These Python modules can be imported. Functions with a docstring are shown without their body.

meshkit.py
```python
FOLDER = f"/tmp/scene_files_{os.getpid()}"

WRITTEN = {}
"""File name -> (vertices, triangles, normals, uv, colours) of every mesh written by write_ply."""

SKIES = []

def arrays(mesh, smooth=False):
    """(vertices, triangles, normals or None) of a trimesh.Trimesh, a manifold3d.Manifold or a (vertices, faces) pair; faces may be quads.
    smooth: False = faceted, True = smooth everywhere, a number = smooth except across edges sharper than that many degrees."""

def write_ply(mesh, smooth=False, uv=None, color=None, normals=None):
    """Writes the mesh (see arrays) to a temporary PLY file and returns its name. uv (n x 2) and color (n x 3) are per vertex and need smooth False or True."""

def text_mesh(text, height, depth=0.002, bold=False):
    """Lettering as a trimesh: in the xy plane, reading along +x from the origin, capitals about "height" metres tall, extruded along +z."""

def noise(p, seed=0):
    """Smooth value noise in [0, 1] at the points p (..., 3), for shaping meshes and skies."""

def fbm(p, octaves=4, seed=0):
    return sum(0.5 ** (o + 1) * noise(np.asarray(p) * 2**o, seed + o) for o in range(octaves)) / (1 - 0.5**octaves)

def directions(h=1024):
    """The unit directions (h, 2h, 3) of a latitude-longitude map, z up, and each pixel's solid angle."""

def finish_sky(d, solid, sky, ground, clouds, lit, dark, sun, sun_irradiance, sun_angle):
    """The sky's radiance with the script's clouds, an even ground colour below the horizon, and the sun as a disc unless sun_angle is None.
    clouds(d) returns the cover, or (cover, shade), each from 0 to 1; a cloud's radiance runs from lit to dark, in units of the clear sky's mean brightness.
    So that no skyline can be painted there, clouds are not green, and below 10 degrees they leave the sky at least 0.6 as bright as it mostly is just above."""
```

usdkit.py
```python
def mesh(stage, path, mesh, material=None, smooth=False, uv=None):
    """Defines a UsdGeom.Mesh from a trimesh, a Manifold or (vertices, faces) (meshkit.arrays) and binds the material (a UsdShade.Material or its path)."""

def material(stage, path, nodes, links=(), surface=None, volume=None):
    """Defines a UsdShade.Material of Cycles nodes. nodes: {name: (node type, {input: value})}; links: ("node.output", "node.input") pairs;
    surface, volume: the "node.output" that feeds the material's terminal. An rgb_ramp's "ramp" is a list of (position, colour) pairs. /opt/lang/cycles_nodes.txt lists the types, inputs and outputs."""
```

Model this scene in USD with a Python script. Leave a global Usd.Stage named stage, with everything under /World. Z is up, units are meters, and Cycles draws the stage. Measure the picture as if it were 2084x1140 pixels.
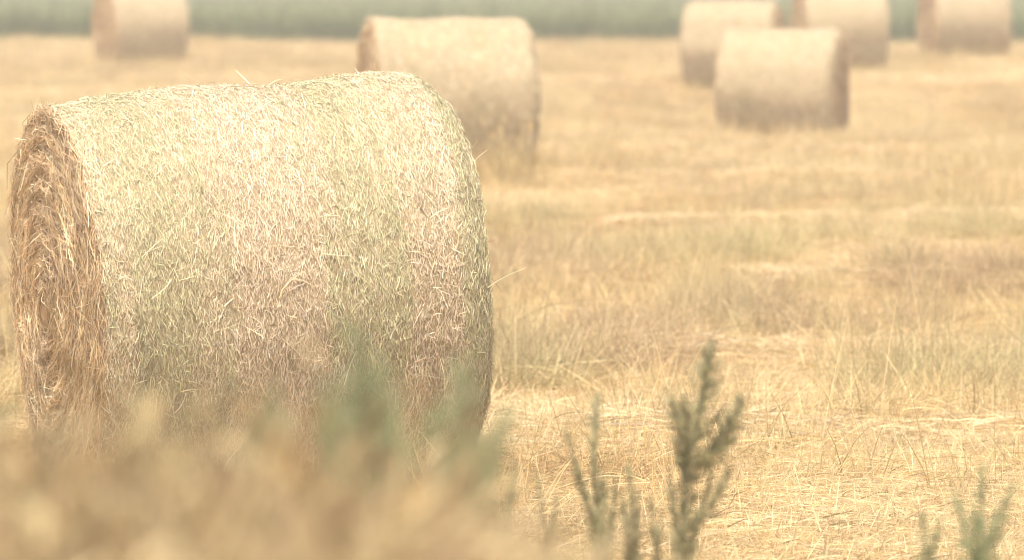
import math
import numpy as np
import trimesh
import usdkit
import meshkit
from pxr import Usd, UsdGeom, UsdLux, UsdShade, Sdf, Gf, Vt

stage = Usd.Stage.CreateInMemory()
UsdGeom.SetStageUpAxis(stage, 'Z')
UsdGeom.SetStageMetersPerUnit(stage, 1.0)
UsdGeom.Xform.Define(stage, '/World')
UsdGeom.Scope.Define(stage, '/World/Looks')
T = Sdf.ValueTypeNames

# ------------------------------------------------------------------ camera, sky, sun, exposure
CAM_H, PITCH, FPX = 2.10, 3.21, 11550.0          # FPX: focal length in pixels of a 2084 wide picture
cam = UsdGeom.Camera.Define(stage, '/World/camera')
cam.AddTranslateOp().Set((0, 0, CAM_H))
cam.AddRotateXOp().Set(90.0 - PITCH)
cam.CreateHorizontalApertureAttr(36.0)
cam.CreateVerticalApertureAttr(36.0 * 560 / 1024)
cam.CreateFocalLengthAttr(36.0 / 2084 * FPX)
cam.CreateFStopAttr(36.0 / 2084 * FPX / 50.0)     # a 50 mm lens opening
cam.CreateFocusDistanceAttr(21.6)
cam.CreateClippingRangeAttr((0.1, 5000.0))
cam.CreateExposureAttr(0.99)

SUN = np.array([-0.07, -0.32, 0.93]); SUN /= np.linalg.norm(SUN)
SUN_EL, SUN_ROT = math.asin(SUN[2]), math.atan2(SUN[0], SUN[1])
sky_mat = usdkit.material(stage, '/World/Looks/sky', {
    'sky': ('sky_texture', {'sky_type': 'single_scattering', 'sun_disc': False, 'sun_elevation': SUN_EL, 'sun_rotation': SUN_ROT % (2 * math.pi),
                            'aerosol_density': 3.0}),
    'bg': ('background_shader', {'strength': 0.13})}, [('sky.color', 'bg.color')], surface='bg.background')
dome = UsdLux.DomeLight.Define(stage, '/World/sky')
UsdShade.MaterialBindingAPI.Apply(dome.GetPrim()).Bind(sky_mat)
sun = UsdLux.DistantLight.Define(stage, '/World/sun')
sun.CreateNormalizeAttr(True); sun.CreateIntensityAttr(0.85); sun.CreateAngleAttr(0.8); sun.CreateColorAttr((1.0, 0.945, 0.865))
sun.AddRotateZOp().Set(math.degrees(math.atan2(SUN[1], SUN[0])) + 90)
sun.AddRotateXOp().Set(90 - math.degrees(SUN_EL))

# ------------------------------------------------------------------ helpers
used = {}
def numbered(parent, name):
    k = used.get((parent, name), 0); used[(parent, name)] = k + 1
    return f'{parent}/{name}' if k == 0 else f'{parent}/{name}_{k:03d}'

def tag(prim, label=None, cat=None, group=None, kind=None):
    for key, v in (('label', label), ('category', cat), ('group', group), ('kind', kind)):
        if v: prim.SetCustomDataByKey(key, v)

def pathof(p): return '/World' if p is None else str(p.GetPath())

def obj(name, vf, mat, parent=None, col=None, smooth=False, kind=None, label=None):
    path = numbered(pathof(parent), name)
    m = usdkit.mesh(stage, path, vf, mat, smooth=smooth)
    if col is not None:
        UsdGeom.PrimvarsAPI(m).CreatePrimvar('col', T.Color3fArray, 'vertex').Set(Vt.Vec3fArray.FromNumpy(np.asarray(col, np.float32)))
    tag(m.GetPrim(), label=label, kind=kind)
    return m.GetPrim()

def thing(name, label, cat, loc=(0, 0, 0), rot=(0, 0, 0), group=None):
    x = UsdGeom.Xform.Define(stage, numbered('/World', name))
    x.AddTranslateOp().Set(tuple(map(float, loc))); x.AddRotateXYZOp().Set(tuple(map(float, rot)))
    tag(x.GetPrim(), label, cat, group)
    return x.GetPrim()

def at(px, py, depth):
    """The point seen at pixel (px, py) of the photograph at a distance along y."""
    a = math.radians(PITCH); u, v = (px - 1042) / FPX, (570 - py) / FPX
    d = np.array([u, math.cos(a) + v * math.sin(a), -math.sin(a) + v * math.cos(a)])
    return np.array([0, 0, CAM_H]) + d * (depth / d[1])

def unit(v): return v / np.maximum(np.linalg.norm(v, axis=-1, keepdims=True), 1e-9)
def sstep(a, b, x):
    t = np.clip((x - a) / (b - a), 0, 1); return t * t * (3 - 2 * t)

# ------------------------------------------------------------------ materials
def straw_look(name, rough=0.6, translucent=0.0, vary=0.0, tint=(1, 1, 1), patch=None, noise=0.0):
    """Fibres and blades: the colour comes from the mesh, varied by instance and by fine noise."""
    n = {'a': ('attribute', {'attribute': 'col'}), 't': ('mix', {'mix_type': 'multiply', 'fac': 1.0, 'color2': tint}),
         'p': ('principled_bsdf', {'roughness': rough, 'specular_ior_level': 0.25})}
    l = [('a.color', 't.color1')]
    out = 't.color'
    if vary:
        n |= {'o': ('object_info', {}), 'r': ('map_range', {'from_min': 0, 'from_max': 1, 'to_min': 1 - vary, 'to_max': 1 + vary}),
              'h': ('hsv', {'hue': 0.5, 'saturation': 1.0})}
        l += [('o.random', 'r.value'), ('r.result', 'h.value'), (out, 'h.color')]
        out = 'h.color'
    if patch:                                       # ground patches: drier and greener places in the field
        scale, color, lo, hi = patch
        n |= {'g': ('geometry', {}), 'm': ('mapping', {'scale': scale}), 'n': ('noise_texture', {'scale': 1.0, 'detail': 3.0}),
              'mr': ('map_range', {'from_min': lo, 'from_max': hi, 'to_min': 0, 'to_max': 1, 'clamp': True}),
              'mx': ('mix', {'mix_type': 'multiply', 'color2': color})}
        l += [('g.position', 'm.vector'), ('m.vector', 'n.vector'), ('n.fac', 'mr.value'), ('mr.result', 'mx.fac'), (out, 'mx.color1')]
        out = 'mx.color'
    l.append((out, 'p.base_color'))
    if not translucent:
        return usdkit.material(stage, f'/World/Looks/{name}', n, l, surface='p.BSDF')
    n |= {'tr': ('translucent_bsdf', {}), 'mc': ('mix_closure', {'fac': translucent})}
    l += [(out, 'tr.color'), ('p.BSDF', 'mc.closure1'), ('tr.BSDF', 'mc.closure2')]
    return usdkit.material(stage, f'/World/Looks/{name}', n, l, surface='mc.closure')

def ground_look(name, c1, c2, c3, scale, bump=0.4):
    return usdkit.material(stage, f'/World/Looks/{name}', {
        'g': ('geometry', {}), 'm': ('mapping', {'scale': scale}), 'n': ('noise_texture', {'scale': 1.0, 'detail': 6.0, 'roughness': 0.65}),
        'r': ('rgb_ramp', {'ramp': [(0.25, c1), (0.5, c2), (0.75, c3)]}),
        'n2': ('noise_texture', {'scale': 40.0, 'detail': 4.0}), 'b': ('bump', {'strength': bump, 'distance': 0.03}),
        'p': ('principled_bsdf', {'roughness': 0.9, 'specular_ior_level': 0.1})},
        [('g.position', 'm.vector'), ('m.vector', 'n.vector'), ('n.fac', 'r.fac'), ('r.color', 'p.base_color'),
         ('g.position', 'n2.vector'), ('n2.fac', 'b.height'), ('b.normal', 'p.normal')], surface='p.BSDF')

HAY = straw_look('hay', rough=0.5, vary=0.09)
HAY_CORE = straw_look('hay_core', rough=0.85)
GRASS = straw_look('dry_grass', rough=0.55, translucent=0.3, vary=0.16, patch=((0.30, 0.17, 0.3), (0.74, 0.63, 0.50), 0.47, 0.64))
GOLD = straw_look('golden_grass', rough=0.55, translucent=0.3, vary=0.2)
VERGE = straw_look('verge_grass', rough=0.6, translucent=0.25, vary=0.25, patch=((2.5, 1.2, 1.0), (0.72, 0.62, 0.5), 0.42, 0.64))
LEAF = straw_look('weed_leaf', rough=0.6, translucent=0.45)
CROP = straw_look('crop_leaf', rough=0.5, translucent=0.3, vary=0.2)
FIELD = ground_look('field_soil', (0.30, 0.20, 0.10), (0.44, 0.31, 0.16), (0.54, 0.40, 0.22), (0.5, 0.3, 1))
GREEN = ground_look('green_ground', (0.10, 0.13, 0.06), (0.13, 0.16, 0.07), (0.17, 0.19, 0.08), (0.08, 0.04, 1))
FALLOW = ground_look('fallow_ground', (0.30, 0.25, 0.20), (0.34, 0.29, 0.24), (0.38, 0.32, 0.26), (0.05, 0.03, 1))

# ------------------------------------------------------------------ terrain
SWATHS = [(25.0, 0.04), (29.5, 0.08), (36.5, 0.09), (44.0, 0.11), (52.0, 0.11), (61.0, 0.12), (70.5, 0.12), (88.0, 0.13), (97.0, 0.13), (118.0, 0.14), (128.0, 0.14)]
def ground(x, y):
    x, y = np.asarray(x, float), np.asarray(y, float)
    bank = np.interp(y, [-5, 2.5, 4.8, 6.3, 8.5, 11, 14, 17, 19], [0.5, 0.60, 1.36, 1.398, 0.975, 0.48, 0.19, 0.05, 0.0])
    bank = bank * (1 - np.interp(x, [-0.24, -0.17, -0.11, -0.06, 0.0, 0.10, 0.40], [0, 0.03, 0.09, 0.145, 0.185, 0.225, 0.28]) * sstep(2.5, 5, y)) + 0.05 * (meshkit.noise(np.stack([x * 5, y * 2, 0 * x], -1), 4) - 0.5) * sstep(4, 5, y) * (1 - sstep(9, 13, y))
    dip = -0.42 * np.exp(-((y - 82) / 15) ** 2) * sstep(-1, 3.5, x)
    rise = (0.02 + 0.13 * sstep(-5, 2, x)) * np.exp(-((y - 108) / 14) ** 2)
    p = np.stack([x * 0.35, y * 0.22, 0 * x], -1)
    bump = (meshkit.noise(p, 5) - 0.5) * 0.10 * sstep(14, 24, y) * (1 - sstep(400, 600, y))
    rise = rise + 0.08 * (1 - sstep(-9, -1, x)) * np.exp(-((y - 139) / 7) ** 2)
    crop = -0.25 * sstep(138, 150, y)
    for c, hgt in SWATHS:
        bump = bump + hgt * np.exp(-((y - c - 0.16 * x - 0.6 * (meshkit.noise(np.stack([x * 0.5, 0 * x + c, 0 * x], -1), 6) - 0.5)) / (0.30 + 0.004 * c)) ** 2)
    return bank + dip + rise + bump + crop

def sheet(xs, ys, dz=0.0):
    X, Y = np.meshgrid(xs, ys); Z = ground(X, Y) + dz
    v = np.stack([X, Y, Z], -1).reshape(-1, 3)
    n, m = len(xs), len(ys)
    i = np.arange((m - 1) * n).reshape(m - 1, n)[:, :-1].ravel()
    return v, np.stack([i, i + 1, i + n + 1, i + n], 1)

xs = np.concatenate([[-1500, -700, -300, -120, -60], np.arange(-30, -3, 1.0), np.arange(-3, 3, 0.1), np.arange(3, 31, 1.0), [60, 120, 300, 700, 1500]])
ys = np.concatenate([[-1500, -500, -100, -30], np.arange(-10, 20, 0.25), np.arange(20, 75, 0.2), np.arange(75, 160, 0.4), np.arange(160, 300, 10), [320, 400, 600, 1000, 1600]])
f = obj('field', sheet(xs, ys), FIELD, smooth=True); tag(f, 'mown straw coloured hay field with dry stubble', 'field', kind='structure')
ys2 = np.concatenate([np.arange(142, 160, 1.0), np.arange(160, 351, 10)])
f = obj('green_field', sheet(np.concatenate([[-300, -120, -60], np.arange(-30, 31, 2.0), [60, 120, 300]]), ys2, 0.03), GREEN, smooth=True)
tag(f, 'hazy green crop field beyond the hay field', 'field', kind='structure')
f = obj('far_ground', sheet(np.array([-1400, -600, -200, 0, 200, 600, 1400.]), np.array([350, 400, 600, 1000, 1500.]), 0.05), FALLOW, smooth=True)
tag(f, 'pale bare ground beyond the green crop field', 'ground', kind='structure')

# ------------------------------------------------------------------ fibres and blades
def strips(P, D, N, L, W, bend, rng, rows=3, taper=0.55, centre=True, twist=1.0):
    """Flat strips: middle (or root) P, direction D, facing N, length L, width W, bend = sideways bow as a part of the length (n x 3)."""
    n = len(P)
    ang = rng.normal(0, twist, n)[:, None]
    B = unit(np.cross(N, D)); B = unit(B * np.cos(ang) + N * np.sin(ang))
    s = np.linspace(-0.5, 0.5, rows) if centre else np.linspace(0, 1, rows)
    v = np.empty((n, rows, 2, 3))
    for k, t in enumerate(s):
        bow = bend * ((0.25 - t * t) if centre else t * t)
        c = P + (D * t + bow) * L[:, None]
        w = W * (1 - (1 - taper) * (2 * abs(t)) ** 2 if centre else 1 - (1 - taper) * t ** 1.5)
        v[:, k, 0], v[:, k, 1] = c - B * w[:, None] / 2, c + B * w[:, None] / 2
    q = []
    for k in range(rows - 1):
        q.append([2 * k, 2 * k + 1, 2 * k + 3, 2 * k + 2])
    f = (np.arange(n)[:, None, None] * rows * 2 + np.array(q)[None]).reshape(-1, 4)
    return v.reshape(-1, 3), f, rows * 2

def mix_colors(rng, n, palette, weights, spread=0.16):
    c = np.array(palette)[rng.choice(len(palette), n, p=np.array(weights) / np.sum(weights))]
    return np.clip(c * np.exp(rng.normal(0, spread, (n, 1))) * np.exp(rng.normal(0, 0.03, (n, 3))), 0.02, 0.88)

# ------------------------------------------------------------------ hay bales
def bale_surface(R, L, cl, cr, seed, detail, top=None):
    """Returns surf(t, a): the point of the bale skin, t from 0 (left face centre) to 1 (right face centre), a the angle; axis along x, centre at the origin."""
    h = L / 2
    pts = [(-h, 0.0), (-h, R - cl)]
    for q in np.linspace(0, 1, 9)[1:]:
        pts.append((-h + cl * (1 - math.cos(q * math.pi / 2)), R - cl + cl * math.sin(q * math.pi / 2)))
    for q in np.linspace(1, 0, 9):
        pts.append((h - cr * (1 - math.cos(q * math.pi / 2)), R - cr + cr * math.sin(q * math.pi / 2)))
    pts.append((h, 0.0)); pts = np.array(pts)
    s = np.concatenate([[0], np.cumsum(np.linalg.norm(np.diff(pts, axis=0), axis=1))]); total = s[-1]; s /= total
    tc = ((R - cl * 0.5) / total, 1 - (R - cr * 1.05) / total)           # where the faces end and the wrap starts
    def raw(t):
        return np.interp(t, s, pts[:, 0]), np.interp(t, s, pts[:, 1])
    def surf(t, a):
        u, r = raw(t)
        e = 1e-3
        u1, r1 = raw(np.clip(t + e, 0, 1)); u0, r0 = raw(np.clip(t - e, 0, 1))
        nu, nr = -(r1 - r0), (u1 - u0); ln = np.hypot(nu, nr) + 1e-9; nu, nr = nu / ln, nr / ln
        ca, sa = np.cos(a), np.sin(a)
        q = np.stack([u * 1.6, r * sa * 1.6, r * ca * 1.6], -1) + seed * 7.31
        d = (meshkit.noise(q, seed) - 0.5) * 0.055 + (meshkit.noise(q * 3.1, seed + 1) - 0.5) * 0.014
        if detail: d = d + (meshkit.noise(q * 9, seed + 2) - 0.5) * 0.008
        cap = np.clip(np.abs(nu), 0, 1) ** 2
        d = d + cap * (0.035 * np.sqrt(np.clip(1 - (r / R) ** 2, 0, 1)) + 0.008 * np.sin(r * 62 + a * 1.0 + 6 * meshkit.noise(q * 0.7, seed + 4)))
        if top is not None: d = d + top(u, a) * (1 - cap)
        u, r = u + nu * d, np.maximum(r + nr * d, 0)
        z = r * ca
        return np.stack([u, r * sa, np.where(z < -0.95 * R, -0.95 * R + (z + 0.95 * R) * 0.25, z)], -1)
    return surf, tc, raw, total

def grid_of(surf, t0, t1, nt, na):
    tt, aa = np.linspace(t0, t1, nt), np.linspace(0, 2 * math.pi, na, endpoint=False)
    TT, AA = np.meshgrid(tt, aa, indexing='ij')
    v = surf(TT.ravel(), AA.ravel())
    i, j = np.meshgrid(np.arange(nt - 1), np.arange(na), indexing='ij'); j2 = (j + 1) % na
    f = np.stack([i * na + j, (i + 1) * na + j, (i + 1) * na + j2, i * na + j2], -1).reshape(-1, 4)
    return v, f

STRAW = [(0.66, 0.53, 0.29), (0.74, 0.62, 0.38), (0.55, 0.42, 0.23), (0.42, 0.30, 0.16)]
BAND = {'green': [(0.515, 0.455, 0.255), (0.605, 0.54, 0.315), (0.43, 0.38, 0.21), (0.32, 0.275, 0.155)],
        'pink': [(0.65, 0.51, 0.33), (0.72, 0.59, 0.41), (0.55, 0.42, 0.26), (0.38, 0.28, 0.175)],
        'gold': [(0.65, 0.525, 0.325), (0.73, 0.61, 0.405), (0.55, 0.43, 0.25), (0.41, 0.31, 0.18)]}
CAPC = [(0.60, 0.42, 0.225), (0.68, 0.50, 0.29), (0.49, 0.32, 0.16), (0.76, 0.61, 0.39)]

def build_bale(root, R, L, cl, cr, seed, n_wrap, n_cap, n_stray, bands, fibre=1.0, detail=True, top=None):
    rng = np.random.default_rng(seed)
    surf, tc, raw, total = bale_surface(R, L, cl, cr, seed, detail, top)
    nt, na = (90, 160) if detail else (40, 72)
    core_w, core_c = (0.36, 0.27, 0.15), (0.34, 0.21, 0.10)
    for name, t0, t1, c, k in (('wrapped_side', tc[0], tc[1], core_w, nt), ('end_face', 0.0, tc[0], core_c, nt // 2), ('end_face', tc[1], 1.0, core_c, nt // 2)):
        v, f = grid_of(surf, t0, t1, k, na)
        if t0 == 0 or t1 == 1:
            pass
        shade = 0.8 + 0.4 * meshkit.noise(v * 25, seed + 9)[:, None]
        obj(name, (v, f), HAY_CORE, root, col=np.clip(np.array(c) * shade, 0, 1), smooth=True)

    def place(t, a):
        e = 2e-3
        P = surf(t, a); Ta = unit(surf(t, a + e) - surf(t, a - e)); Tt = unit(surf(np.clip(t + e, 0, 1), a) - surf(np.clip(t - e, 0, 1), a))
        return P, Ta, Tt, unit(np.cross(Ta, Tt)) * 1.0
    def sample(t0, t1, n):
        t = rng.uniform(t0, t1, n * 6); keep = rng.uniform(0, R, n * 6) < raw(t)[1]
        t = t[keep][:n]; return t, rng.uniform(0, 2 * math.pi, len(t))
    def outward(P, N, cap):
        ref = P.copy()
        if not cap: ref[:, 0] = 0
        else: ref[:, 1:] *= 0.2
        return N * np.sign((N * ref).sum(1))[:, None]
    def fibres(t, a, cap, spread, length, lift, out):
        P, Ta, Tt, N = place(t, a); N = outward(P, N, cap)
        n = len(P)
        g = np.where(rng.uniform(0, 1, n) < 0.22, rng.uniform(-1.5, 1.5, n), rng.normal(0, spread, n))[:, None]; flip = np.sign(rng.uniform(-1, 1, n))[:, None]
        D = unit(Ta * np.cos(g) + Tt * np.sin(g) + N * rng.normal(0, out, n)[:, None]) * flip
        Ln = np.clip(rng.lognormal(math.log(length), 0.60, n), 0.012, 0.22)
        W = rng.uniform(0.0014, 0.0033, n) * fibre
        bend = N * rng.normal(-0.25, 0.35, n)[:, None] + np.cross(N, D) * rng.normal(0, 0.22, n)[:, None]
        P = P + N * (rng.uniform(0.0, 1, n) ** 1.7 * lift + 0.006 * (meshkit.noise(P * 60, 55) - 0.6))[:, None]
        v, f, per = strips(P, D, N, Ln, W, bend, rng, twist=0.5)
        return v, f, per, P
    t, a = sample(*tc, n_wrap)
    v, f, per, P = fibres(t, a, False, 0.28, 0.026 if detail else 0.046, 0.010, 0.05)
    u = P[:, 0] / (L / 2) + (meshkit.noise(P * 4, 31) - 0.5) * 0.10 + (meshkit.noise(np.stack([P[:, 0] * 26, np.arctan2(P[:, 1], P[:, 2]) * 1.3, 0 * t], -1), 33) - 0.5) * 0.32 + rng.normal(0, 0.055, len(P))
    kind = np.array([b[1] for b in bands])[np.clip(np.searchsorted([b[0] for b in bands], u), 0, len(bands) - 1)]
    col = np.empty((len(P), 3))
    for b in BAND:
        m = kind == b
        col[m] = mix_colors(rng, m.sum(), BAND[b], [4, 3, 2.2, 1.3], 0.17)
    obj('hay_straw', (v, f), HAY, root, col=np.repeat(col, per, 0), kind='stuff')
    for t0, t1 in ((0.02, tc[0]), (tc[1], 0.98)):
        t, a = sample(t0, t1, n_cap)
        v, f, per, P = fibres(t, a, True, 0.30, 0.075, 0.014, 0.07)
        rr = np.hypot(P[:, 1], P[:, 2]); clump = np.exp((meshkit.noise(P * 7, 77) - 0.5) * 0.45 + (meshkit.noise(np.stack([rr * 24, np.arctan2(P[:, 1], P[:, 2]) * 1.2, 0 * rr], -1), 78) - 0.5) * 0.45)[:, None]
        obj('face_straw', (v, f), HAY, root, col=np.repeat(np.clip(mix_colors(rng, len(P), CAPC, [4, 3, 2.5, 1.2], 0.2) * clump, 0, 0.88), per, 0), kind='stuff')
    if n_stray:
        t, a = sample(0.03, 0.97, n_stray)
        P, Ta, Tt, N = place(t, a)
        ref = P.copy(); ref[:, 0] *= 0.6; N = N * np.sign((N * ref).sum(1))[:, None]
        n = len(P); g = rng.uniform(-math.pi, math.pi, n)[:, None]
        D = unit(Ta * np.cos(g) + Tt * np.sin(g) + N * rng.uniform(0.05, 0.55, n)[:, None])
        Ln = np.clip(rng.lognormal(math.log(0.06), 0.45, n), 0.02, 0.13)
        v, f, per = strips(P + N * 0.012, D, N, Ln, rng.uniform(0.0022, 0.0042, n) * fibre, N * rng.normal(0, 0.4, n)[:, None] + Tt * rng.normal(0, 0.5, n)[:, None], rng, rows=4, centre=False, twist=0.6)
        obj('loose_straw', (v, f), HAY, root, col=np.repeat(mix_colors(rng, n, [(0.78, 0.66, 0.42), (0.70, 0.56, 0.32), (0.55, 0.40, 0.22)], [4, 3, 1]), per, 0), kind='stuff')

R0, L0 = 0.80, 1.5
c = at(507, 607, 22.0)
near = thing('hay_bale', 'large pale round hay bale in sharp focus, by far the nearest', 'hay bale', (c[0], c[1], 0.81), (0, -3.0, 17.0))
def hump(u, a):
    up = np.clip(np.cos(a), 0, 1) ** 1.5
    return up * (0.014 * np.exp(-((u - 0.50) / 0.20) ** 2) - 0.004 * np.exp(-((u - 0.20) / 0.16) ** 2) + 0.012 * np.exp(-((u + 0.22) / 0.22) ** 2) - 0.03 * np.exp(-((u + 0.72) / 0.16) ** 2))
build_bale(near, 0.812, 1.535, 0.07, 0.15, 3, 210000, 34000, 420,
           [(-0.86, 'gold'), (-0.44, 'green'), (-0.36, 'gold'), (0.22, 'pink'), (0.50, 'green'), (0.66, 'gold'), (0.80, 'pink'), (9, 'green')], top=hump)

GB = 'round hay bales standing blurred across the field behind the near one'
BALES = [  # px centre, py bottom, depth, yaw, tilt, roll, label
    (908, 338, 53.0, 9.2, 1.6, 15, 'pale round hay bale partly hidden behind the top right of the nearest bale'),
    (1594, 272, 74.5, -13.5, 0.5, 140, 'round hay bale in front of two others, its right end showing'),
    (1494, 186, 96.0, -14.0, 0.0, 250, 'tall pale round hay bale cut by the top edge, half hidden behind another'),
    (1710, 124, 103.0, 8.0, 0.0, 75, 'hay bale at the top edge with its lower left hidden by a nearer bale'),
    (1963, 111, 111.0, 11.0, 0.0, 310, 'round hay bale at the top right corner standing by itself'),
    (286, 122, 111.0, 23.0, 0.0, 200, 'lone round hay bale at the top left before the green field')]
first = None
for px, py, dep, yaw, tilt, roll, label in BALES:
    p = at(px, py, dep)
    s = R0 + 0.02
    p[2] = ground(p[0], p[1]) - 0.04
    t = thing('hay_bale', label, 'hay bale', (p[0], p[1], p[2] + 0.80), (0, 0, 0), GB)
    UsdGeom.Xformable(t).GetOrderedXformOps()[1].Set((float(roll), float(tilt), float(yaw)))
    if first is None:
        first = t
        build_bale(t, R0, L0, 0.07, 0.13, 12, 16000, 4500, 250,
                   [(-0.60, 'pink'), (-0.40, 'green'), (0.25, 'pink'), (0.38, 'green'), (0.8, 'pink'), (9, 'gold')], fibre=1.6, detail=False)
    else:
        t.GetReferences().AddInternalReference(first.GetPath()); t.SetInstanceable(True)

# ------------------------------------------------------------------ grass clumps, scattered
def clump(seed, n, radius, height, hspread, lean, width, palette, weights, litter=0.3, heads=0.0, rows=4, spread=0.15):
    rng = np.random.default_rng(seed)
    r, a = radius * np.sqrt(rng.uniform(0, 1, n)), rng.uniform(0, 2 * math.pi, n)
    P = np.stack([r * np.cos(a), r * np.sin(a), np.full(n, -0.02)], -1)
    la = rng.uniform(0, 2 * math.pi, n); k = np.abs(rng.normal(0, lean, n))
    D = unit(np.stack([np.cos(la) * k, np.sin(la) * k, np.ones(n)], -1))
    H = height * np.exp(rng.normal(0, hspread, n))
    lit = rng.uniform(0, 1, n) < litter
    D[lit] = unit(np.stack([np.cos(la), np.sin(la), rng.uniform(-0.05, 0.3, n)], -1)[lit]); P[lit, 2] = rng.uniform(0.0, height * 0.4, lit.sum())
    bend = np.stack([np.cos(la), np.sin(la), -0.7 * np.ones(n)], -1) * np.abs(rng.normal(0.15, 0.18, n))[:, None]
    N = unit(np.cross(D, rng.normal(0, 1, (n, 3))))
    W = width * rng.uniform(0.6, 1.4, n)
    v, f, per = strips(P, D, N, H, W, bend, rng, rows=rows, taper=0.25, centre=False, twist=0.3)
    col = np.repeat(mix_colors(rng, n, palette, weights, spread), per, 0)
    if heads:
        m = np.where((rng.uniform(0, 1, n) < heads) & ~lit)[0]
        tip = P[m] + (D[m] + bend[m]) * H[m][:, None]; d2 = unit(D[m] + 2 * bend[m])
        for q in range(2):
            v2, f2, per2 = strips(tip, d2, unit(np.cross(d2, rng.normal(0, 1, (len(m), 3)))), np.full(len(m), height * 0.22), np.full(len(m), width * 2.6), bend[m] * 0.3, rng, rows=3, taper=0.2, centre=True)
            f = np.vstack([f, f2 + len(v)]); v = np.vstack([v, v2])
            col = np.vstack([col, np.repeat(mix_colors(rng, len(m), palette, weights, spread), per2, 0)])
    return v, f, col

def scatter(name, protos, mat, pts, scale, rng, label, cat, tilt=0.0):
    path = numbered('/World', name)
    pi = UsdGeom.PointInstancer.Define(stage, path)
    targets = []
    for i, (v, f, c) in enumerate(protos):
        pp = obj(name + '_clump', (v, f), mat, pi.GetPrim(), col=c)
        targets.append(pp.GetPath())
    pi.CreatePrototypesRel().SetTargets(targets)
    n = len(pts)
    pi.CreatePositionsAttr(Vt.Vec3fArray.FromNumpy(pts.astype(np.float32)))
    pi.CreateProtoIndicesAttr(Vt.IntArray.FromNumpy(rng.integers(0, len(protos), n).astype(np.int32)))
    th = rng.uniform(0, 2 * math.pi, n); q = np.zeros((n, 4), np.float32); q[:, 0] = np.sin(th / 2) * 0; 
    quats = Vt.QuathArray([Gf.Quath(float(math.cos(x / 2)), 0.0, 0.0, float(math.sin(x / 2))) for x in th])
    pi.CreateOrientationsAttr(quats)
    s = np.asarray(scale)[:, None] * rng.uniform(0.75, 1.3, (n, 1)) * np.concatenate([np.ones((n, 2)), rng.uniform(0.75, 1.3, (n, 1))], 1)
    pi.CreateScalesAttr(Vt.Vec3fArray.FromNumpy(s.astype(np.float32)))
    tag(pi.GetPrim(), label, cat, kind='stuff')
    return pi

def strew(rng, y0, y1, density, margin=1.6):
    w0, w1 = 0.092 * y0 + margin, 0.092 * y1 + margin
    n = int(density * (w0 + w1) * (y1 - y0))
    y = np.sqrt(rng.uniform(0, 1, n) * (y1 ** 2 - y0 ** 2) + y0 ** 2) if margin < 1 else rng.uniform(y0, y1, n)
    w = 0.092 * y + margin
    keep = rng.uniform(0, 1, n) < w / max(w0, w1)
    y, w = y[keep], w[keep]
    return rng.uniform(-1, 1, len(y)) * w, y

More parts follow.
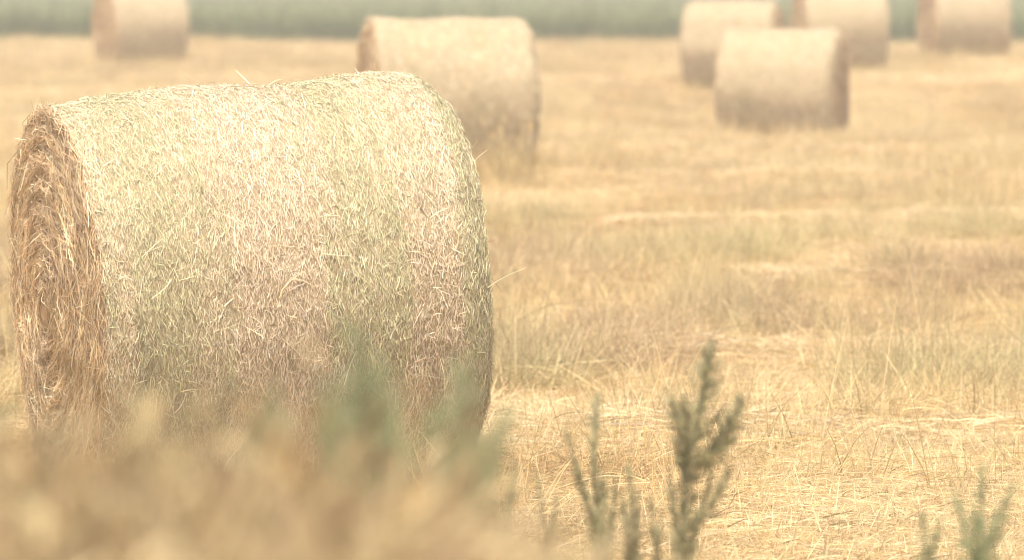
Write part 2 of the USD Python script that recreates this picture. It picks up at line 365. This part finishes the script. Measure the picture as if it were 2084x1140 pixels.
rng = np.random.default_rng(11)
PALE = [(0.66, 0.51, 0.27), (0.73, 0.58, 0.33), (0.58, 0.43, 0.21), (0.46, 0.33, 0.16)]
GOLDC = [(0.62, 0.46, 0.22), (0.70, 0.54, 0.28), (0.53, 0.38, 0.17), (0.40, 0.28, 0.12)]
BROWN = [(0.45, 0.32, 0.165), (0.54, 0.39, 0.21), (0.37, 0.255, 0.135), (0.32, 0.23, 0.12)]
OLIVE = [(0.47, 0.38, 0.18), (0.53, 0.43, 0.21), (0.40, 0.33, 0.16), (0.60, 0.46, 0.23)]
short = [clump(100 + i, 80, 0.17, 0.075, 0.35, 0.8, 0.0042, PALE, [4, 3, 2, 0.5], litter=0.6, rows=3) for i in range(5)]
wide = [clump(110 + i, 130, 0.42, 0.11, 0.35, 0.6, 0.009, PALE, [4, 3, 2, 1], litter=0.45, rows=3) for i in range(4)]
raked = [clump(180 + i, 110, 0.24, 0.11, 0.35, 0.9, 0.0060, [(0.68, 0.53, 0.30), (0.74, 0.59, 0.36), (0.61, 0.46, 0.24), (0.48, 0.35, 0.18)], [4, 3, 2, 0.6], litter=0.8, rows=3) for i in range(3)]
tall = [clump(120 + i, 70, 0.17, 0.20, 0.30, 0.55, 0.0040, GOLDC, [4, 3, 2, 0.6], litter=0.25) for i in range(4)]
brown = [clump(130 + i, 70, 0.18, 0.22, 0.30, 0.6, 0.0042, BROWN, [3, 4, 1.5, 0.4], litter=0.3) for i in range(4)]
olive = [clump(140 + i, 70, 0.18, 0.22, 0.30, 0.6, 0.0045, OLIVE, [3, 4, 1, 3], litter=0.2) for i in range(4)]

def keep_clear(x, y, z):
    m = np.ones(len(x), bool)
    for p in stage.GetPrimAtPath('/World').GetChildren():
        if p.GetName().startswith('hay_bale'):
            l = p.GetAttribute('xformOp:translate').Get(); m &= ~((np.abs(x - l[0]) < 0.62) & (np.abs(y - l[1]) < 0.30))
    return m

def place(name, protos, mat, parts, label, cat, choose=None, size=1.0):
    X, Y = (np.concatenate(a) for a in zip(*parts))
    m = keep_clear(X, Y, 0)
    if choose is not None: m &= choose(X, Y)
    X, Y = X[m], Y[m]
    scatter(name, protos, mat, np.stack([X, Y, ground(X, Y)], -1), np.full(len(X), size), rng, label, cat)

place('stubble_grass', short, GRASS, [strew(rng, 12.5, 17, 60), strew(rng, 17, 32, 85), strew(rng, 32, 58, 34)], 'short dry pale stubble grass covering the near and middle field', 'grass')
place('far_stubble_grass', wide, GRASS, [strew(rng, 50, 90, 9), strew(rng, 90, 142, 6)], 'dry pale stubble grass of the far part of the field', 'grass')
def patchy(seed, sx, sy, level):
    return lambda X, Y: meshkit.fbm(np.stack([X * sx, Y * sy, 0 * X], -1), 3, seed) > level
def band(a, b, fn):
    return lambda X, Y: fn(X, Y) & (Y > a) & (Y < b)
place('golden_grass', tall, GOLD, [strew(rng, 17, 25, 2.5), strew(rng, 25, 30, 13), strew(rng, 30, 60, 13), strew(rng, 60, 141, 3)], 'taller golden dry grass tufts standing across the field', 'grass', patchy(3, 0.8, 0.25, 0.52))
place('brown_weeds', brown, GOLD, [strew(rng, 28, 40, 26), strew(rng, 40, 141, 3.0)], 'brown withered weeds in bands across the middle of the field', 'weeds', patchy(8, 0.7, 0.22, 0.53))
place('olive_weeds', olive, GOLD, [strew(rng, 27, 44, 26), strew(rng, 44, 120, 2)], 'grey green low weeds in patches across the middle of the field', 'weeds', patchy(15, 0.8, 0.25, 0.60))

X, Y = [], []
for px, py, dep, *_ in BALES:
    p = at(px, py, dep)
    X.append(p[0] + rng.uniform(-1.0, 1.0, 26)); Y.append(p[1] - rng.uniform(0.55, 1.5, 26))
p = at(512, 1000, 22); X.append(p[0] + rng.uniform(-1.0, 0.9, 16)); Y.append(p[1] - rng.uniform(0.9, 1.6, 16))
place('bale_foot_grass', tall, GOLD, [(np.concatenate(X), np.concatenate(Y))], 'dry grass left standing around the feet of the bales', 'grass', size=1.1)
place('field_edge_grass', tall, GRASS, [strew(rng, 132, 141.5, 9, 3)], 'tall uneven dry grass at the far edge of the hay field', 'grass', patchy(22, 0.35, 0.1, 0.46), 1.0)

X, Y = [], []
for c, hgt in SWATHS:
    n = int((0.09 * c + 2.5) * 2 * (16 if c < 40 else 12)); x = rng.uniform(-1, 1, n) * (0.09 * c + 2.5)
    X.append(x); Y.append(c + 0.16 * x + 0.6 * (meshkit.noise(np.stack([x * 0.5, 0 * x + c, 0 * x], -1), 6) - 0.5) + rng.normal(0, 0.24 + 0.003 * c, n))
place('raked_straw', raked, GOLD, [(np.concatenate(X), np.concatenate(Y))], 'pale raked straw lying in long swaths across the field', 'straw')

# the roadside bank in front of the camera
verge = [clump(150 + i, 110, 0.13, 0.175, 0.25, 1.05, 0.0050, [(0.52, 0.40, 0.21), (0.64, 0.50, 0.27), (0.43, 0.31, 0.16), (0.31, 0.21, 0.11)], [4, 3, 3, 2], litter=0.5, heads=0.12, rows=3) for i in range(5)]
place('verge_grass', verge, VERGE, [strew(rng, 4.4, 8.0, 150, 0.5), strew(rng, 8.0, 13, 40, 0.8)], 'blurred brownish dry grass on the bank nearest the camera', 'grass')

# ------------------------------------------------------------------ green crop beyond the field
GREENC = [(0.185, 0.20, 0.07), (0.22, 0.235, 0.08), (0.15, 0.17, 0.06), (0.25, 0.255, 0.10)]
EDGEC = [(0.10, 0.125, 0.055), (0.125, 0.15, 0.065), (0.085, 0.10, 0.045), (0.16, 0.17, 0.075)]
crop = [clump(160 + i, 70, 0.42, 0.42, 0.2, 0.5, 0.035, GREENC, [4, 3, 2, 1], litter=0.0, rows=3) for i in range(4)]
edge = [clump(170 + i, 70, 0.35, 0.55, 0.3, 0.5, 0.03, EDGEC, [4, 3, 2, 1], litter=0.0, rows=3) for i in range(4)]
place('green_crop', crop, CROP, [strew(rng, 143, 180, 5, 3), strew(rng, 180, 345, 2.6, 3)], 'low green crop covering the field beyond the hay bales', 'crop')
place('crop_edge_weeds', edge, CROP, [strew(rng, 141.2, 143.6, 5, 3)], 'darker blue green weeds along the near edge of the crop', 'weeds')

# ------------------------------------------------------------------ weeds one can tell apart
WEEDC = {'grey': [(0.35, 0.315, 0.165), (0.43, 0.39, 0.21), (0.29, 0.26, 0.135), (0.56, 0.49, 0.27)],
         'green': [(0.36, 0.37, 0.19), (0.43, 0.43, 0.22), (0.30, 0.32, 0.16), (0.50, 0.47, 0.26)]}
def tube(points, r0, r1, sides=6):
    points = np.asarray(points, float); n = len(points)
    d = unit(np.gradient(points, axis=0)); ref = np.array([1, 0, 0.01]) if abs(d[0][0]) < 0.8 else np.array([0, 1, 0.01])
    b = unit(np.cross(d, ref)); c = np.cross(d, b)
    a = np.linspace(0, 2 * math.pi, sides, endpoint=False); r = np.linspace(r0, r1, n)
    v = points[:, None] + r[:, None, None] * (np.cos(a)[None, :, None] * b[:, None] + np.sin(a)[None, :, None] * c[:, None])
    i, j = np.meshgrid(np.arange(n - 1), np.arange(sides), indexing='ij'); j2 = (j + 1) % sides
    f = np.stack([i * sides + j, i * sides + j2, (i + 1) * sides + j2, (i + 1) * sides + j], -1).reshape(-1, 4)
    return v.reshape(-1, 3), f

def weed(depth, base_px, shoots, label, colors, seed, cat='weed', leaf=0.046, group=None, dens=1.0):
    """shoots: each a list of photograph points (root end first) and how thick its leafy spike is in metres; all rise from one root on the ground."""
    rng = np.random.default_rng(seed)
    b = at(base_px, 1140, depth); b[2] = ground(b[0], b[1]) - 0.02
    root = thing('weed', label, cat, b, group=group)
    pal = WEEDC[colors]
    for k, (pts, thick) in enumerate(shoots):
        thick *= 2.0
        sweep = rng.normal(0, 0.06)
        if isinstance(pts[0][0], (int, float)):
            P = [at(px, py, depth) - b for px, py in pts]
        P = np.array(P)
        P[:, 1] += sweep * np.linspace(0, 1, len(P))
        if pts[0][1] >= 1100: P = np.vstack([[rng.normal(0, 0.01), rng.normal(0, 0.01), 0.0], P])
        s = np.concatenate([[0], np.cumsum(np.linalg.norm(np.diff(P, axis=0), axis=1))])
        q = np.linspace(0, s[-1], 14)
        C = np.stack([np.interp(q, s, P[:, i]) for i in range(3)], -1)
        for _ in range(2): C[1:-1] = (C[:-2] + 2 * C[1:-1] + C[2:]) / 4
        v, f = tube(C, 0.0042 if k == 0 else 0.003, 0.0012)
        br = obj('stem' if k == 0 else 'branch', (v, f), LEAF, root, col=np.repeat(np.array([pal[0]]) * 0.9, len(v), 0), smooth=True)
        n = int(max(40, 560 * s[-1] * dens * (thick / 0.03) ** 0.7))
        t = rng.beta(1.5, 1.3, n); 
        i = np.clip((t * 13).astype(int), 0, 12); w = (t * 13 - i)[:, None]
        pos = C[i] * (1 - w) + C[i + 1] * w; ax = unit(C[i + 1] - C[i])
        side = unit(np.cross(ax, rng.normal(0, 1, (n, 3))))
        env = thick * (np.sin(np.clip(t, 0, 1) ** 0.8 * math.pi) * 0.85 + 0.15)
        D = unit(ax * rng.uniform(0.5, 2.4, n)[:, None] + side)
        Ln = leaf * rng.uniform(0.5, 1.3, n) * (0.55 + 0.45 * env / thick)
        N = unit(np.cross(D, rng.normal(0, 1, (n, 3))))
        v, f, per = strips(pos + side * (env * rng.uniform(0, 0.9, n))[:, None] * 0.8, D, N, Ln, Ln * rng.uniform(0.07, 0.15, n), ax * 0.2 - side * 0.1, rng, rows=3, taper=0.3, centre=True, twist=0.5)
        obj('leaves', (v, f), LEAF, br, col=np.repeat(mix_colors(rng, n, pal, [4, 3, 3, 1.4], 0.2), per, 0), kind='stuff')
    return root

weed(14.0, 1392, [([(1390, 1140), (1392, 1000), (1412, 880), (1436, 790), (1450, 695)], 0.030),
                  ([(1418, 870), (1430, 810), (1440, 755), (1451, 692)], 0.032),
                  ([(1462, 915), (1480, 880), (1497, 845), (1509, 803)], 0.020),
                  ([(1396, 1000), (1385, 900), (1372, 830), (1350, 785)], 0.020),
                  ([(1392, 960), (1400, 880), (1396, 830), (1388, 800)], 0.026),
                  ([(1405, 960), (1450, 915), (1488, 870), (1508, 805)], 0.024),
                  ([(1405, 985), (1440, 930), (1475, 905), (1498, 890)], 0.028),
                  ([(1412, 900), (1440, 865), (1462, 845), (1475, 822)], 0.012),
                  ([(1400, 1080), (1440, 1040), (1468, 990), (1486, 945)], 0.016),
                  ([(1390, 1100), (1372, 1050), (1362, 1000), (1358, 960)], 0.024),
                  ([(1395, 1120), (1425, 1060), (1440, 1010), (1452, 960)], 0.018)],
     'tallest grey green weed with upright leafy spikes, right of the bale', 'grey', 201)
weed(14.4, 1222, [([(1222, 1140), (1215, 1040), (1204, 940), (1210, 860), (1218, 805)], 0.014),
                  ([(1204, 940), (1208, 890), (1213, 850), (1218, 803)], 0.012),
                  ([(1215, 1080), (1185, 1000), (1165, 920), (1150, 870)], 0.010),
                  ([(1222, 1120), (1205, 1050), (1180, 985), (1178, 950)], 0.022),
                  ([(1225, 1110), (1230, 1040), (1228, 990), (1222, 965)], 0.030),
                  ([(1228, 1120), (1250, 1060), (1256, 1010), (1252, 970)], 0.020)],
     'thin branching grey weed with two bare upright tips, beside the tallest weed', 'grey', 202)
weed(14.2, 1290, [([(1290, 1140), (1288, 1060), (1284, 1000), (1280, 945)], 0.022),
                  ([(1288, 1100), (1302, 1060), (1306, 1030), (1300, 1000)], 0.020),
                  ([(1288, 1100), (1272, 1060), (1266, 1030), (1262, 1000)], 0.018)],
     'short dark green weed between the thin weed and the tallest weed', 'grey', 203)
weed(13.0, 1035, [([(1020, 1140), (1030, 1060), (1042, 1000), (1050, 945)], 0.024),
                  ([(1020, 1110), (1008, 1050), (1002, 1020), (1000, 990)], 0.018)],
     'small grey green weed just right of the foot of the nearest bale', 'grey', 204)
weed(7.6, 740, [([(740, 1140), (735, 900), (725, 760), (722, 660)], 0.034), ([(745, 1100), (770, 900), (776, 820), (778, 745)], 0.036),
                ([(730, 1100), (680, 900), (668, 830), (660, 770)], 0.030), ([(740, 1100), (745, 960), (738, 880), (735, 820)], 0.050),
                ([(745, 1100), (800, 980), (810, 900), (806, 850)], 0.034)],
     'blurred blue green weed in front of the middle of the nearest bale', 'green', 205, leaf=0.05, dens=1.1)
weed(7.5, 555, [([(555, 1140), (560, 980), (566, 880), (560, 790)], 0.032), ([(550, 1120), (535, 960), (530, 900), (528, 830)], 0.026)],
     'faint blurred green weed left of the blue green one', 'green', 206, leaf=0.05, dens=1.0)
weed(7.8, 930, [([(930, 1140), (935, 980), (945, 850), (940, 720)], 0.040), ([(930, 1120), (905, 980), (890, 920), (880, 840)], 0.044),
                ([(940, 1120), (1000, 900), (1020, 860), (1050, 835)], 0.030), ([(940, 1120), (960, 1020), (975, 960), (985, 900)], 0.044),
                ([(930, 1120), (900, 1040), (885, 990), (870, 940)], 0.044)],
     'broad blurred green weed before the lower right corner of the nearest bale', 'green', 207, leaf=0.05, dens=1.1)
weed(9.5, 8, [([(-10, 1140), (0, 960), (12, 860), (38, 790)], 0.03), ([(-15, 1120), (-20, 960), (-10, 880), (0, 820)], 0.03)],
     'blurred grey green weed at the left edge beside the end of the bale', 'grey', 208, leaf=0.04, dens=0.8)
weed(12.5, 1990, [([(1990, 1140), (1995, 1060), (2000, 1000), (1998, 940)], 0.04), ([(1985, 1130), (1960, 1060), (1950, 1030), (1945, 1000)], 0.04),
                  ([(2000, 1130), (2035, 1060), (2050, 1020), (2062, 980)], 0.04), ([(1985, 1130), (1980, 1090), (1975, 1060), (1972, 1020)], 0.05),
                  ([(1995, 1130), (2020, 1100), (2030, 1070), (2036, 1040)], 0.045)],
     'dark green bushy weed in the bottom right corner', 'green', 209, leaf=0.035)
weed(13.4, 1115, [([(1112, 1140), (1108, 1060), (1100, 1010), (1094, 960)], 0.014), ([(1115, 1120), (1126, 1060), (1132, 1020), (1136, 990)], 0.014)],
     'faint thin grey weed in the gap between the bale foot weed and the thin weed', 'grey', 211, dens=0.6)
weed(13.8, 1335, [([(1335, 1140), (1332, 1080), (1326, 1040), (1320, 1005)], 0.016), ([(1338, 1130), (1346, 1090), (1348, 1060), (1345, 1035)], 0.014)],
     'small faint sprig just left of the stem of the tallest weed', 'grey', 212, dens=0.6)
weed(12.8, 1885, [([(1885, 1140), (1885, 1100), (1880, 1070), (1872, 1040)], 0.04), ([(1888, 1135), (1905, 1100), (1912, 1075), (1915, 1050)], 0.035)],
     'low dark green weed left of the bushy corner weed', 'green', 210, leaf=0.035)

# ------------------------------------------------------------------ dry grass tufts one can tell apart
def tuft(px, py, depth, seed, height, n, label, palette=GOLDC, radius=0.10, width=0.005, lean=0.22):
    p = at(px, py, depth); p[2] = ground(p[0], p[1])
    t = thing('grass_tuft', label, 'grass tuft', p, (0, 0, seed * 37 % 360))
    v, f, c = clump(seed, n, radius, height, 0.22, lean, width, palette, [4, 3, 2, 1], litter=0.05, heads=0.0)
    obj('blades', (v, f), GOLD, t, col=c, kind='stuff')
    rng = np.random.default_rng(seed); m = max(6, n // 6)
    a = rng.uniform(0, 2 * math.pi, m); r = radius * 0.8 * np.sqrt(rng.uniform(0, 1, m))
    P = np.stack([r * np.cos(a), r * np.sin(a), np.full(m, -0.02)], -1)
    D = unit(np.stack([np.cos(a) * 0.15, np.sin(a) * 0.15, np.ones(m)], -1)); H = height * rng.uniform(0.9, 1.35, m)
    N = unit(np.cross(D, rng.normal(0, 1, (m, 3))))
    v, f, per = strips(P, D, N, H, np.full(m, width * 0.7), np.zeros((m, 3)), rng, rows=3, centre=False)
    obj('stalks', (v, f), GOLD, t, col=np.repeat(mix_colors(rng, m, palette, [3, 4, 2, 1]), per, 0), kind='stuff')
    tip = P + D * H[:, None]
    vs, fs, cs = [], [], []
    for q in range(3):
        v, f, per = strips(tip, D, unit(np.cross(D, rng.normal(0, 1, (m, 3)))), np.full(m, 0.09), np.full(m, width * 1.3), np.zeros((m, 3)), rng, rows=3, taper=0.2)
        fs.append(f + sum(len(x) for x in vs)); vs.append(v); cs.append(np.repeat(mix_colors(rng, m, palette, [2, 4, 2, 0.5]), per, 0))
    obj('seed_heads', (np.vstack(vs), np.vstack(fs)), GOLD, t, col=np.vstack(cs), kind='stuff')
tuft(1040, 345, 51.2, 301, 0.50, 150, 'golden grass tuft at the foot of the second bale', radius=0.22, width=0.010)
tuft(985, 350, 51.0, 302, 0.34, 90, 'lower golden tuft between the nearest bale and the second bale', radius=0.2, width=0.010)
tuft(1040, 480, 40.0, 303, 0.34, 120, 'tall golden brown tuft close to the right edge of the nearest bale', [(0.50, 0.36, 0.16), (0.62, 0.46, 0.22), (0.42, 0.29, 0.13), (0.36, 0.25, 0.12)], radius=0.15, width=0.007)
tuft(1640, 268, 73.2, 304, 0.28, 130, 'mound of pale grass at the foot of the bale showing its right end', PALE, radius=0.4, width=0.014)
tuft(1480, 278, 73.4, 305, 0.34, 60, 'thin pale grass at the lower left of the bale showing its right end', PALE, radius=0.12, width=0.012)
tuft(290, 1000, 16.5, 306, 0.42, 40, 'slender dry grass before the lower left of the nearest bale', radius=0.09)
tuft(375, 1000, 16.0, 307, 0.45, 36, 'dry yellow grass stalks before the left part of the nearest bale', radius=0.10)
tuft(815, 1040, 17.0, 308, 0.36, 40, 'golden grass stalks before the lower right of the nearest bale', radius=0.08)

# ------------------------------------------------------------------ the smoky air over the fields
air = usdkit.material(stage, '/World/Looks/haze', {'v': ('principled_volume', {'color': (1.0, 0.85, 0.62), 'density': 0.0019, 'anisotropy': 0.2})}, [], volume='v.volume')
b = trimesh.creation.box((3400, 3400, 8.0)); b.apply_translation((0, 50, 1.6))
h = obj('haze', (b.vertices, b.faces), air); tag(h, 'thin pale smoky air over the fields', 'haze', kind='stuff')
